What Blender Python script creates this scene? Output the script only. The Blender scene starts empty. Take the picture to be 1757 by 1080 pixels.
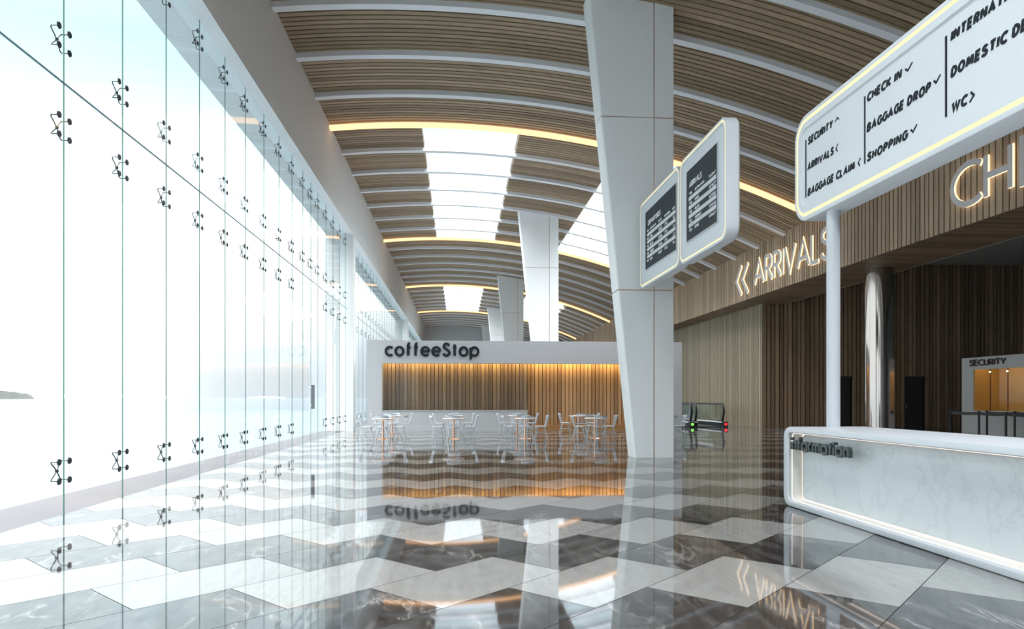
import bpy, bmesh, math, random
from mathutils import Vector, Matrix
random.seed(7)
PI = math.pi
SC = bpy.context.scene
COL = SC.collection

# ------------------------------------------------------------------ camera
F_PX, CX, HORIZON = 1190.0, 878.5, 683.0
EYE, YAW = 1.5, math.atan(92.0 / 1190.0)
cam_d = bpy.data.cameras.new('camera'); cam = bpy.data.objects.new('camera', cam_d); COL.objects.link(cam)
cam.location = (0, 0, EYE); cam.rotation_euler = (PI / 2, 0, -YAW)
cam_d.sensor_width = 36.0; cam_d.lens = 36.0 * F_PX / 1757.0
cam_d.shift_y = (HORIZON - 540.0) / 1757.0
cam_d.clip_end = 20000
SC.camera = cam
SC.view_settings.view_transform = 'Standard'; SC.view_settings.look = 'None'
SC.view_settings.gamma = 1.0; SC.view_settings.use_curve_mapping = False
SC.view_settings.exposure = 0.66
CS, SN = math.cos(YAW), math.sin(YAW)
def y_on_x(px, X):                      # Y of the point of plane X that lies along a sight line
    t = (px - CX) / F_PX
    return X * (CS - t * SN) / (SN + t * CS)

# ------------------------------------------------------------------ helpers
def mesh_obj(name, bm, mat=None, parent=None, smooth=False, mats=None):
    me = bpy.data.meshes.new(name); bm.normal_update(); bm.to_mesh(me); bm.free()
    o = bpy.data.objects.new(name, me); COL.objects.link(o)
    for m in (mats or [mat]):
        if m: me.materials.append(m)
    if smooth:
        for p in me.polygons: p.use_smooth = True
        try: me.set_sharp_from_angle(angle=math.radians(38))
        except Exception: pass
    if parent is not None: o.parent = parent
    return o
def rnd_attr(o, seed=1):                # a random value for each loose piece (each slat / board)
    me = o.data; rng = random.Random(seed)
    n = len(me.vertices); par = list(range(n))
    def find(a):
        while par[a] != a:
            par[a] = par[par[a]]; a = par[a]
        return a
    for e in me.edges:
        a, b = find(e.vertices[0]), find(e.vertices[1])
        if a != b: par[a] = b
    val = {}
    at = me.attributes.new('rnd', 'FLOAT', 'FACE')
    vals = []
    for p in me.polygons:
        r = find(p.vertices[0])
        if r not in val: val[r] = rng.random()
        vals.append(val[r])
    at.data.foreach_set('value', vals)
    return o
def tag(o, label, cat, group=None, kind=None):
    o['label'] = label; o['category'] = cat
    if group: o['group'] = group
    if kind: o['kind'] = kind
    return o
def struct(o):
    o['kind'] = 'structure'; return o
def empty(name, loc=(0, 0, 0), rz=0.0):
    o = bpy.data.objects.new(name, None); COL.objects.link(o)
    o.location = loc; o.rotation_euler = (0, 0, rz); o.empty_display_size = .1
    return o
def box(bm, x0, x1, y0, y1, z0, z1):
    v = [bm.verts.new((x, y, z)) for z in (z0, z1) for x, y in ((x0, y0), (x1, y0), (x1, y1), (x0, y1))]
    for f in ((3, 2, 1, 0), (4, 5, 6, 7), (0, 1, 5, 4), (1, 2, 6, 5), (2, 3, 7, 6), (3, 0, 4, 7)):
        bm.faces.new([v[i] for i in f])
    return v
def bx(name, b, mat, parent=None, bev=0.0):
    bm = bmesh.new(); box(bm, *b)
    if bev: bmesh.ops.bevel(bm, geom=bm.edges[:], offset=bev, segments=3, affect='EDGES', profile=.5)
    return mesh_obj(name, bm, mat, parent, smooth=bool(bev))
def tube(bm, pts, r, n=10, r_end=None, cap=True):
    pts = [Vector(p) for p in pts]; rings = []
    m = len(pts)
    for i, p in enumerate(pts):
        if i == 0: d = pts[1] - p
        elif i == m - 1: d = p - pts[i - 1]
        else: d = (pts[i + 1] - p).normalized() + (p - pts[i - 1]).normalized()
        d.normalize()
        up = Vector((0, 0, 1)) if abs(d.z) < .95 else Vector((1, 0, 0))
        a = d.cross(up).normalized(); b = d.cross(a).normalized()
        rr = r if r_end is None else r + (r_end - r) * i / (m - 1)
        rings.append([bm.verts.new(p + a * rr * math.cos(2 * PI * k / n) + b * rr * math.sin(2 * PI * k / n)) for k in range(n)])
    for i in range(m - 1):
        for k in range(n):
            bm.faces.new((rings[i][k], rings[i][(k + 1) % n], rings[i + 1][(k + 1) % n], rings[i + 1][k]))
    if cap:
        bm.faces.new(rings[0][::-1]); bm.faces.new(rings[-1])
def lathe(bm, prof, n=32, c=(0, 0)):    # prof: (r, z) from bottom to top
    rings = []
    for r, z in prof:
        rings.append([bm.verts.new((c[0] + r * math.cos(2 * PI * k / n), c[1] + r * math.sin(2 * PI * k / n), z)) for k in range(n)])
    for i in range(len(rings) - 1):
        for k in range(n):
            bm.faces.new((rings[i][k], rings[i][(k + 1) % n], rings[i + 1][(k + 1) % n], rings[i + 1][k]))
    bm.faces.new(rings[0][::-1]); bm.faces.new(rings[-1])
def rrect(x, y0, y1, z0, z1, r, n=8):   # rounded rectangle in a plane of constant x
    out = []
    for cy, cz, a0 in ((y1 - r, z1 - r, 0), (y0 + r, z1 - r, PI / 2), (y0 + r, z0 + r, PI), (y1 - r, z0 + r, 1.5 * PI)):
        for k in range(n + 1):
            a = a0 + PI / 2 * k / n
            out.append((x, cy + r * math.cos(a), cz + r * math.sin(a)))
    return out
def loft(bm, loops, cap0=True, cap1=True):
    vs = [[bm.verts.new(p) for p in L] for L in loops]
    n = len(vs[0])
    for i in range(len(vs) - 1):
        for k in range(n):
            bm.faces.new((vs[i][k], vs[i][(k + 1) % n], vs[i + 1][(k + 1) % n], vs[i + 1][k]))
    if cap0: bm.faces.new(vs[0][::-1])
    if cap1: bm.faces.new(vs[-1])
    bmesh.ops.recalc_face_normals(bm, faces=bm.faces[:])

# ------------------------------------------------------------------ materials
def new_mat(name):
    m = bpy.data.materials.new(name); m.use_nodes = True
    nt = m.node_tree; nt.nodes.clear()
    out = nt.nodes.new('ShaderNodeOutputMaterial')
    return m, nt, out
class NT:
    def __init__(s, nt): s.nt = nt
    def n(s, t, **kw):
        nd = s.nt.nodes.new('ShaderNode' + t)
        for k, v in kw.items(): setattr(nd, k, v)
        return nd
    def l(s, a, b): s.nt.links.new(a, b)
    def val(s, nd, i, v):
        if isinstance(v, (int, float, tuple, list)): nd.inputs[i].default_value = v
        else: s.l(v, nd.inputs[i])
    def math(s, op, a, b=0.0, c=0.0):
        nd = s.n('Math', operation=op); s.val(nd, 0, a); s.val(nd, 1, b)
        if op in ('MULTIPLY_ADD', 'COMPARE', 'WRAP'): s.val(nd, 2, c)
        return nd.outputs[0]
    def mix(s, f, a, b, blend='MIX'):
        nd = s.n('Mix', data_type='RGBA', blend_type=blend); s.val(nd, 0, f); s.val(nd, 6, a); s.val(nd, 7, b)
        return nd.outputs[2]
    def ramp(s, f, stops):
        nd = s.n('ValToRGB'); s.l(f, nd.inputs[0]); r = nd.color_ramp
        while len(r.elements) < len(stops): r.elements.new(.5)
        for e, (p, c) in zip(r.elements, stops):
            e.position = p; e.color = c if len(c) == 4 else (*c, 1)
        return nd.outputs[0]
    def noise(s, vec, scale, detail=4, rough=.5, dist=0.0):
        nd = s.n('TexNoise'); nd.inputs['Scale'].default_value = scale
        nd.inputs['Detail'].default_value = detail; nd.inputs['Roughness'].default_value = rough
        nd.inputs['Distortion'].default_value = dist
        if vec is not None: s.l(vec, nd.inputs['Vector'])
        return nd.outputs[0]
    def pos(s): return s.n('NewGeometry').outputs['Position']
    def obj(s): return s.n('TexCoord').outputs['Object']
    def mapping(s, v, scale=(1, 1, 1), rot=(0, 0, 0), loc=(0, 0, 0)):
        nd = s.n('Mapping'); s.l(v, nd.inputs[0]); nd.inputs['Scale'].default_value = scale
        nd.inputs['Rotation'].default_value = rot; nd.inputs['Location'].default_value = loc
        return nd.outputs[0]
def rgb(r, g, b): return (r, g, b, 1.0)
def solid(name, col, rough=.5, metal=0.0, speck=0.0, speck_scale=60, bump=0.0, spec=.5, coat=0.0):
    m, nt, out = new_mat(name); N = NT(nt)
    p = N.n('BsdfPrincipled'); p.inputs['Roughness'].default_value = rough; p.inputs['Metallic'].default_value = metal
    p.inputs['Specular IOR Level'].default_value = spec; p.inputs['Coat Weight'].default_value = coat
    nz = N.noise(N.pos(), speck_scale, 3, .6)
    f = N.math('MULTIPLY_ADD', N.math('SUBTRACT', nz, .5), 2 * speck, 1.0)
    vm = N.n('VectorMath', operation='SCALE'); vm.inputs[0].default_value = col[:3]; N.l(f, vm.inputs['Scale'])
    N.l(vm.outputs[0], p.inputs['Base Color'])
    if bump:
        b = N.n('Bump'); b.inputs['Strength'].default_value = bump; b.inputs['Distance'].default_value = .01
        N.l(nz, b.inputs['Height']); N.l(b.outputs[0], p.inputs['Normal'])
    N.l(p.outputs[0], out.inputs[0]); return m
def emis(name, col, strength):
    m, nt, out = new_mat(name); N = NT(nt)
    e = N.n('Emission'); e.inputs[0].default_value = col; e.inputs[1].default_value = strength
    N.l(e.outputs[0], out.inputs[0]); return m
def wood(name, dark, light, axis, rough=.55):     # axis: direction of the grain
    m, nt, out = new_mat(name); N = NT(nt)
    sc = {'x': (.55, 9, 9), 'y': (9, .55, 9), 'z': (9, 9, .55)}[axis]
    at = N.n('Attribute', attribute_name='rnd').outputs['Fac']
    comb = N.n('CombineXYZ')
    for i in range(3): N.l(N.math('MULTIPLY', at, 37.0), comb.inputs[i])
    add = N.n('VectorMath', operation='ADD'); N.l(N.mapping(N.pos(), sc), add.inputs[0]); N.l(comb.outputs[0], add.inputs[1])
    g = N.noise(add.outputs[0], 2.2, 5, .62, 1.2)
    big = N.noise(N.mapping(N.pos(), {'x': (.5, 2, 2), 'y': (2, .5, 2), 'z': (2, 2, .5)}[axis]), 1.0, 2, .5)
    kn = N.n('TexVoronoi', feature='DISTANCE_TO_EDGE'); kn.inputs['Scale'].default_value = .9
    f = N.math('ADD', N.math('MULTIPLY', g, .55), N.math('MULTIPLY', at, .38))
    f = N.math('ADD', f, N.math('MULTIPLY', big, .2))
    c = N.ramp(f, [(.22, dark), (.85, light)])
    p = N.n('BsdfPrincipled'); p.inputs['Roughness'].default_value = rough
    N.l(c, p.inputs['Base Color'])
    b = N.n('Bump'); b.inputs['Strength'].default_value = .15; b.inputs['Distance'].default_value = .004
    N.l(g, b.inputs['Height']); N.l(b.outputs[0], p.inputs['Normal'])
    N.l(p.outputs[0], out.inputs[0]); return m
def thin_glass(name, tint, refl=1.0):
    m, nt, out = new_mat(name); N = NT(nt)
    lw = N.n('LayerWeight'); lw.inputs['Blend'].default_value = .5
    f5 = N.math('POWER', lw.outputs['Facing'], 5.0)
    fr = N.math('MULTIPLY_ADD', f5, .9 * refl, .035 * refl)
    tr = N.n('BsdfTransparent'); tr.inputs[0].default_value = tint
    gl = N.n('BsdfGlossy'); gl.inputs['Roughness'].default_value = 0.0; gl.inputs[0].default_value = (.95, .98, 1, 1)
    mx = N.n('MixShader'); N.l(fr, mx.inputs[0]); N.l(tr.outputs[0], mx.inputs[1]); N.l(gl.outputs[0], mx.inputs[2])
    N.l(mx.outputs[0], out.inputs[0]); return m

M = {}
M['plaster'] = solid('plaster', (.76, .76, .75), .75, speck=.05, speck_scale=9, bump=.25)
M['white'] = solid('white_lacquer', (.50, .52, .55), .32, speck=.01)
M['white_matt'] = solid('white_matt_paint', (.58, .585, .59), .6, speck=.04, speck_scale=14, bump=.1)
M['kiosk_paint'] = solid('kiosk_paint', (.455, .465, .48), .6, speck=.03, speck_scale=14, bump=.1)
M['rib'] = solid('rib_paint', (.74, .76, .79), .5, speck=.01)
M['clad'] = solid('column_cladding', (.83, .84, .84), .42, speck=.04, speck_scale=40)
M['copper'] = solid('copper', (.82, .50, .34), .28, metal=1.0, speck=.05)
M['bronze'] = solid('bronze_core', (.60, .40, .28), .35, metal=1.0, speck=.05)
M['chrome'] = solid('polished_steel', (.46, .42, .39), .10, metal=1.0, speck=.01, speck_scale=3)
M['steel'] = solid('brushed_steel', (.62, .64, .66), .25, metal=1.0)
M['grey_bar'] = solid('grey_bar', (.16, .17, .18), .5)
M['black'] = solid('black_rubber', (.018, .020, .022), .4, speck=.1)
M['dark'] = solid('dark_fitting', (.030, .038, .042), .35, metal=.2, speck=.1)
M['ink'] = solid('charcoal_letter', (.012, .017, .021), .6, speck=.05, spec=.25)
M['ink_grey'] = solid('charcoal_metal', (.040, .050, .051), .4, speck=.05)
M['backing'] = solid('black_backing', (.020, .015, .011), .9, speck=.2)
M['brown_letter'] = solid('dark_red_brown', (.085, .045, .035), .5, speck=.05)
M['face_grey'] = solid('letter_face', (.60, .60, .61), .45)
M['door'] = solid('anthracite_door', (.038, .037, .035), .5, speck=.1)
M['ceil_grey'] = solid('grey_ceiling_paint', (.42, .43, .42), .8, speck=.03)
M['terrace'] = solid('terrace_concrete', (.105, .099, .105), .8, speck=.06, speck_scale=20)
M['island'] = solid('island_trees', (.030, .034, .030), .9, speck=.4, speck_scale=.08)
M['far_hill'] = solid('far_hill_hazed', (.42, .48, .52), .9, speck=.05, speck_scale=.01)  # pale blue: distance haze put into the hill colour
M['ochre'] = solid('ochre_board', (.55, .36, .13), .6, speck=.04)
M['glass'] = thin_glass('facade_glass', (.95, .98, .985, 1), .6)
M['glass_sky'] = thin_glass('skylight_glass', (.95, .98, 1.0, 1), .5)
M['glass_green'] = thin_glass('balustrade_glass', (.93, .975, .955, 1))
M['joint'] = solid('glass_edge', (.09, .21, .18), .3, speck=.05)
M['joint_h'] = solid('glass_edge_blue', (.16, .24, .27), .3, speck=.05)
M['wood_ceil'] = wood('ceiling_oak', (.13, .088, .048, 1), (.44, .325, .205, 1), 'x')
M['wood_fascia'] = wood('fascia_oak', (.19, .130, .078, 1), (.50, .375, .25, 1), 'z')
M['wood_pale'] = wood('pale_wall_oak', (.18, .142, .088, 1), (.41, .345, .235, 1), 'z')
M['wood_dark'] = wood('dark_wall_oak', (.15, .098, .058, 1), (.46, .33, .21, 1), 'z')
M['wood_kiosk'] = wood('kiosk_oak', (.19, .10, .045, 1), (.56, .36, .19, 1), 'z')
M['wood_plinth'] = wood('plinth_oak', (.26, .14, .05, 1), (.42, .25, .11, 1), 'x')
M['strip'] = emis('warm_light_strip', (1.0, .55, .25, 1), 1.45)
M['sign_glow'] = emis('sign_light_line', (1.0, .78, .44, 1), .88)
M['letter_glow'] = emis('letter_side_light', (1.0, .72, .42, 1), 1.15)
M['kiosk_glow'] = emis('kiosk_light_strip', (1.0, .65, .24, 1), 10.0)
M['booth_glow'] = emis('booth_light_strip', (1.0, .66, .30, 1), 5.0)
M['desk_glow'] = emis('desk_light_line', (1.0, .84, .70, 1), 1.25)
M['spot'] = emis('small_spot', (1.0, .75, .4, 1), 6.0)
M['green_lamp'] = emis('green_signal', (.25, .75, .12, 1), 1.0)
M['red_lamp'] = emis('red_signal', (1.0, .03, .05, 1), 1.0)

# panel white (translucent plastic look of the sign faces)
M['sign_face'] = solid('sign_face', (.60, .63, .65), .5, speck=.008)
M['screen'] = solid('screen_dark', (.024, .034, .040), .55, speck=.05, spec=.15)
M['screen_text'] = emis('screen_text', (.62, .70, .74, 1), .55)
M['screen_band'] = emis('screen_band', (.48, .56, .60, 1), .52)
M['screen_band_text'] = emis('screen_band_text', (.70, .76, .79, 1), .62)

def marble_mat():
    m, nt, out = new_mat('pale_marble'); N = NT(nt)
    v = N.pos()
    n1 = N.noise(v, 1.9, 7, .62, .2)
    vein = N.math('ABSOLUTE', N.math('SUBTRACT', n1, .5))
    c = N.ramp(vein, [(0.0, (.455, .485, .50)), (.012, (.51, .54, .555)), (.06, (.54, .57, .585))])
    n2 = N.noise(v, 5.0, 6, .7, .5)
    c = N.mix(N.math('MULTIPLY', n2, .35), c, rgb(.47, .51, .525))
    p = N.n('BsdfPrincipled'); p.inputs['Roughness'].default_value = .25; N.l(c, p.inputs['Base Color'])
    N.l(p.outputs[0], out.inputs[0]); return m
M['marble'] = marble_mat()
M['glow_tinted_marble'] = solid('glow_tinted_marble', (.74, .70, .66), .3, speck=.03, speck_scale=25)  # desk marble made lighter and warmer: light-line glow painted into the colour

TILE_W, TILE_L, TILE_K, TILE_PHI = .8178, 1.4265, .5076, math.radians(49.2) - YAW
_lat, _dep = 1.99926, 6.57032          # a tile corner measured on the floor, sideways and ahead of the eye
_tx, _ty = _lat * CS + _dep * SN, -_lat * SN + _dep * CS
TILE_A0 = _tx * math.cos(TILE_PHI) + _ty * math.sin(TILE_PHI) - TILE_L
TILE_B0 = _tx * math.sin(TILE_PHI) - _ty * math.cos(TILE_PHI)
def floor_mat():
    m, nt, out = new_mat('polished_marble_tiles'); N = NT(nt)
    pos = N.pos(); sp = N.n('SeparateXYZ'); N.l(pos, sp.inputs[0]); x, y = sp.outputs[0], sp.outputs[1]
    s2 = 1 / math.sqrt(2)
    cp, spn = math.cos(TILE_PHI), math.sin(TILE_PHI)
    a = N.math('ADD', N.math('MULTIPLY', x, cp), N.math('MULTIPLY', y, spn)); b = N.math('SUBTRACT', N.math('MULTIPLY', x, spn), N.math('MULTIPLY', y, cp))
    bi = N.math('DIVIDE', N.math('SUBTRACT', b, TILE_B0), TILE_W)
    i = N.math('FLOOR', bi); fb = N.math('FRACT', bi)
    ai = N.math('DIVIDE', N.math('SUBTRACT', N.math('SUBTRACT', a, TILE_A0), N.math('MULTIPLY', i, TILE_K * TILE_L)), TILE_L)
    k = N.math('FLOOR', ai); fa = N.math('FRACT', ai)
    par = N.math('ABSOLUTE', N.math('MODULO', k, 2.0))            # 0 light, 1 dark
    # per tile random
    cb = N.n('CombineXYZ'); N.l(i, cb.inputs[0]); N.l(k, cb.inputs[1])
    wn = N.n('TexWhiteNoise', noise_dimensions='3D'); N.l(cb.outputs[0], wn.inputs['Vector'])
    rv, rc = wn.outputs['Value'], wn.outputs['Color']
    off = N.n('VectorMath', operation='SCALE'); N.l(rc, off.inputs[0]); off.inputs['Scale'].default_value = 40.0
    pv = N.n('VectorMath', operation='ADD'); N.l(pos, pv.inputs[0]); N.l(off.outputs[0], pv.inputs[1])
    rot = N.mapping(pv.outputs[0], (1.6, .55, 1), (0, 0, PI / 4))
    n1 = N.noise(rot, 1.3, 6, .58, .5)
    vein = N.math('ABSOLUTE', N.math('SUBTRACT', n1, .5))
    cl = N.noise(N.mapping(pv.outputs[0], (2.6, 1.0, 1), (0, 0, PI / 4)), 2.2, 9, .68, .5)
    msk = N.ramp(N.noise(rot, 1.7, 3, .5), [(.46, (0, 0, 0)), (.60, (1, 1, 1))])
    dark = N.ramp(cl, [(.30, (.012, .010, .011)), (.48, (.030, .028, .029)), (.68, (.085, .083, .082))])
    vv = N.ramp(vein, [(0.0, (.9, .9, .9)), (.010, (.35, .35, .35)), (.030, (0, 0, 0))])
    vmix = N.n('Mix', data_type='RGBA', blend_type='MULTIPLY'); vmix.inputs[0].default_value = 1
    N.l(vv, vmix.inputs[6]); N.l(msk, vmix.inputs[7])
    dark = N.mix(vmix.outputs[2], dark, rgb(.22, .21, .20))
    nl = N.noise(N.mapping(pv.outputs[0], (5, 1.0, 1), (0, 0, -PI / 4)), 2.0, 8, .7, .6)
    light = N.ramp(nl, [(.25, (.195, .192, .184)), (.5, (.235, .232, .223)), (.8, (.275, .271, .26))])
    lv = N.ramp(vein, [(0.0, (1, 1, 1)), (.012, (0, 0, 0))])
    lm = N.n('Mix', data_type='RGBA', blend_type='MULTIPLY'); lm.inputs[0].default_value = 1
    N.l(lv, lm.inputs[6]); N.l(msk, lm.inputs[7])
    light = N.mix(N.math('MULTIPLY', lm.outputs[2], .14), light, rgb(.15, .138, .124))
    tile = N.mix(par, light, dark)
    br = N.math('MULTIPLY_ADD', rv, .22, .89)
    sc = N.n('VectorMath', operation='SCALE'); N.l(tile, sc.inputs[0]); N.l(br, sc.inputs['Scale'])
    # grout
    eb = N.math('MULTIPLY', N.math('MINIMUM', fb, N.math('SUBTRACT', 1.0, fb)), TILE_W)
    ea = N.math('MULTIPLY', N.math('MINIMUM', fa, N.math('SUBTRACT', 1.0, fa)), TILE_L)
    g = N.math('LESS_THAN', N.math('MINIMUM', ea, eb), .0035)
    col = N.mix(g, sc.outputs[0], rgb(.02, .02, .02))
    p = N.n('BsdfPrincipled'); N.l(col, p.inputs['Base Color'])
    rr = N.math('MULTIPLY_ADD', g, .5, .036); N.l(rr, p.inputs['Roughness'])
    p.inputs['IOR'].default_value = 2.6; N.l(N.math('MULTIPLY_ADD', g, -.5, .5), p.inputs['Specular IOR Level'])
    N.l(p.outputs[0], out.inputs[0]); return m
M['floor'] = floor_mat()
def sea_mat():
    m, nt, out = new_mat('sea_water'); N = NT(nt)
    p = N.n('BsdfPrincipled'); p.inputs['Base Color'].default_value = (.08, .12, .14, 1); p.inputs['Roughness'].default_value = .12
    nz = N.noise(N.mapping(N.pos(), (.25, .08, 1)), 1.0, 5, .6)
    b = N.n('Bump'); b.inputs['Strength'].default_value = .06; b.inputs['Distance'].default_value = .3
    N.l(nz, b.inputs['Height']); N.l(b.outputs[0], p.inputs['Normal'])
    N.l(p.outputs[0], out.inputs[0]); return m
M['sea'] = sea_mat()

# ------------------------------------------------------------------ world sky (bright, slightly veiled)
W = bpy.data.worlds.new('sky'); SC.world = W; W.use_nodes = True
nt = W.node_tree; nt.nodes.clear(); N = NT(nt)
wo = nt.nodes.new('ShaderNodeOutputWorld'); bg = N.n('Background')
tc = N.n('TexCoord').outputs['Generated']; sp = N.n('SeparateXYZ'); N.l(tc, sp.inputs[0])
elev = sp.outputs[2]
sky = N.ramp(elev, [(0.0, (.88, .94, 1.0)), (.10, (.92, .96, 1.0)), (.18, (.90, .97, 1.0)), (.30, (.78, .93, .97)), (.42, (.60, .90, .94)), (.60, (1.0, .975, .985))])
cloud = N.noise(N.mapping(tc, (1.5, 1.5, 5)), 1.6, 6, .55, .6)
cm = N.ramp(cloud, [(.45, (0, 0, 0)), (.75, (1, 1, 1))])
sky = N.mix(N.math('MULTIPLY', cm, .45), sky, rgb(1.0, .97, .93))
def mrange(v, a, b, c, d):
    m_ = N.n('MapRange', interpolation_type='SMOOTHSTEP'); N.l(v, m_.inputs[0])
    for k_, q_ in enumerate((a, b, c, d)): m_.inputs[k_ + 1].default_value = q_
    return m_.outputs[0]
lev = mrange(elev, .16, .42, 1.32, 1.0)                 # bright low cloud, thinner blue above it
top = mrange(elev, .45, .78, 0.0, 8.2)                  # overhead sky, strengthened out of view to light the interior
side = mrange(sp.outputs[0], -.46, -.30, 0.0, 1.0)      # hazier bank low over the water further along
low = mrange(elev, .02, .14, 1.0, 0.0)
dim = N.math('SUBTRACT', 1.0, N.math('MULTIPLY', N.math('MULTIPLY', side, low), .42))
N.l(sky, bg.inputs[0]); N.l(N.math('MULTIPLY', N.math('ADD', lev, top), dim), bg.inputs[1])
N.l(bg.outputs[0], wo.inputs[0])

# ------------------------------------------------------------------ key dimensions
XI, XG, XO = -4.75, -5.05, -5.97        # wall inner face, glass, wall outer face
Z_OPEN = 8.9
Y_A, Y_B = -22.0, 100.7
ARC_X, ARC_Z, ARC_R = -.808, -24.267, 35.95
def zc(x): return ARC_Z + math.sqrt(ARC_R ** 2 - (x - ARC_X) ** 2)
RIB_Y0, RIB_DY = 26.2, 2.66
X_FAS = 14.0

# floor
bm = bmesh.new(); box(bm, XI - .3, 40, Y_A, Y_B, -.3, 0)
struct(mesh_obj('floor', bm, M['floor']))
# terrace beyond the glass
bm = bmesh.new(); box(bm, -6.14, XI - .3, Y_A, 130, -1.0, -.004)
struct(mesh_obj('terrace_path', bm, M['terrace']))
# sea
bm = bmesh.new(); box(bm, -9000, -6.2, -3000, 12000, -1.5, -1.2)
struct(mesh_obj('sea', bm, M['sea']))

# left wall: band over the openings and the piers between them
PIERS = [(-22.0, -21.3), (-2.5, -1.8), (31.9, 32.6), (66.3, 67.0), (100.0, 100.7)]
bm = bmesh.new()
box(bm, XO, XI, Y_A, Y_B, Z_OPEN, 12.6)
for a, b in PIERS: box(bm, XO, XI, a, b, 0, Z_OPEN)
struct(mesh_obj('wall_left', bm, M['plaster']))
# end walls
bm = bmesh.new(); box(bm, XI, X_FAS + 3, Y_B, Y_B + .3, 0, 12.6); struct(mesh_obj('wall_far', bm, M['white_matt']))
bm = bmesh.new(); box(bm, XO, 40, Y_A - .3, Y_A, 0, 12.6); struct(mesh_obj('wall_back', bm, M['white_matt']))

# ------------------------------------------------------------------ ceiling
ceil = empty('ceiling', (0, 0, 0)); struct(ceil)
def arc_strip(bm, x0, x1, y0, y1, h0, h1, seg=None):
    seg = seg or max(2, int(abs(x1 - x0) / .8))
    pr = None
    for i in range(seg + 1):
        x = x0 + (x1 - x0) * i / seg; z = zc(x)
        c = [bm.verts.new((x, y0, z + h0)), bm.verts.new((x, y1, z + h0)), bm.verts.new((x, y1, z + h1)), bm.verts.new((x, y0, z + h1))]
        if pr:
            for k in range(4): bm.faces.new((pr[k], c[k], c[(k + 1) % 4], pr[(k + 1) % 4]))
        else: bm.faces.new(c[::-1])
        pr = c
    bm.faces.new(pr)
SKY_L, SKY_R = (-1.4, 2.35), (6.35, 10.1)
def has_sky(k):                          # bay k lies between rib k and rib k+1
    return (k // 7) % 2 == 0
K0 = -18
RIB_W = .25
strips = []
ks = list(range(K0, 29))
for k in ks:
    y = RIB_Y0 + RIB_DY * k
    if y > Y_B or y < Y_A: continue
    y1 = min(y + RIB_DY, Y_B)
    xs = [(XI, SKY_L[0]), (SKY_L[1], SKY_R[0]), (SKY_R[1], X_FAS)] if has_sky(k) else [(XI, X_FAS)]
    bs, bb = bmesh.new(), bmesh.new()
    n = 12; pitch = (RIB_DY) / n
    for xa, xb in xs:
        for j in range(n):
            ya = y + pitch * j + .02; yb = ya + pitch - .055
            if ya > Y_B - .05: continue
            arc_strip(bs, xa, xb, ya, min(yb, Y_B), .15, .24)
        arc_strip(bb, xa - (.3 if xa == XI else 0), xb + (.4 if xb == X_FAS else 0), y, y1, .24, .40)
    rnd_attr(mesh_obj('slat_panel', bs, M['wood_ceil'], ceil), seed=k + 50)
    mesh_obj('backing_board', bb, M['backing'], ceil)
    if has_sky(k):
        for xa, xb in (SKY_L, SKY_R):
            bg_ = bmesh.new(); arc_strip(bg_, xa, xb, y, y1, .37, .385)
            mesh_obj('skylight_pane', bg_, M['glass_sky'], ceil, smooth=False)
        for xa, xb in (SKY_L, SKY_R):
            for yy in ([y] if k % 7 == 0 else []) + ([y1] if k % 7 == 6 else []):
                bc = bmesh.new(); arc_strip(bc, xa, xb, yy - .035, yy + .035, .13, .41)
                mesh_obj('skylight_kerb', bc, M['rib'], ceil)
    if k % 7 != 0:
        br_ = bmesh.new(); arc_strip(br_, XI, X_FAS, y - RIB_W / 2, y + RIB_W / 2, 0, .24, 30)
        mesh_obj('ceiling_rib', br_, M['rib'], ceil)
ORD = {0: 'the nearest strip in view, in front of the first skylight', 7: 'just beyond the first skylight',
       14: 'between the ribbed stretch and the second skylight', 21: 'the farthest strip, beyond the second skylight'}
for k in (0, 7, 14, 21):
    y = RIB_Y0 + RIB_DY * k
    t = empty('ceiling_light_strip', (0, y, 0))
    bm = bmesh.new(); arc_strip(bm, XI, X_FAS, -.14, .14, 0.0, .11, 40)
    mesh_obj('diffuser', bm, M['strip'], t)
    bm = bmesh.new(); arc_strip(bm, XI, X_FAS, -.11, .11, .11, .24, 40)
    mesh_obj('housing', bm, M['rib'], t)
    tag(t, {0: 'long warm arched ceiling light strip nearest the camera, before the first skylight',
            7: 'warm arched ceiling light strip where the first skylight ends',
            14: 'warm arched ceiling light strip where the second skylight begins',
            21: 'farthest and smallest warm arched ceiling light strip, past the second skylight'}[k],
        'ceiling light', 'warm light strips across the arched ceiling')

# ------------------------------------------------------------------ right bulkhead, soffit, walls
bulk = empty('trim_1', (0, 0, 0)); struct(bulk)
bm = bmesh.new(); box(bm, X_FAS + .05, 16.6, Y_A, Y_B, 6.33, 9.2)
mesh_obj('bulkhead_core', bm, M['backing'], bulk)
bm = bmesh.new(); rng = random.Random(3)
y = Y_A
while y < Y_B:
    w = rng.choice((.16, .165, .17, .13, .19)); box(bm, X_FAS, X_FAS + .06, y, min(y + w, Y_B), 6.28, 8.75); y += w + .05
rnd_attr(mesh_obj('slat_facing', bm, M['wood_fascia'], bulk), 5)
bm = bmesh.new(); y = Y_A
while y < Y_B:
    box(bm, X_FAS + .062, 16.6, y, y + .19, 6.285, 6.34); y += .22
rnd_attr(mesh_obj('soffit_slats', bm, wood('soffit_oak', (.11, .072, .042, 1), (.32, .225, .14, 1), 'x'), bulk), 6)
bm = bmesh.new(); box(bm, 16.6, 16.66, Y_A, 34.1, 6.28, 8.4); mesh_obj('bulkhead_back', bm, M['ceil_grey'], bulk)

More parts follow.
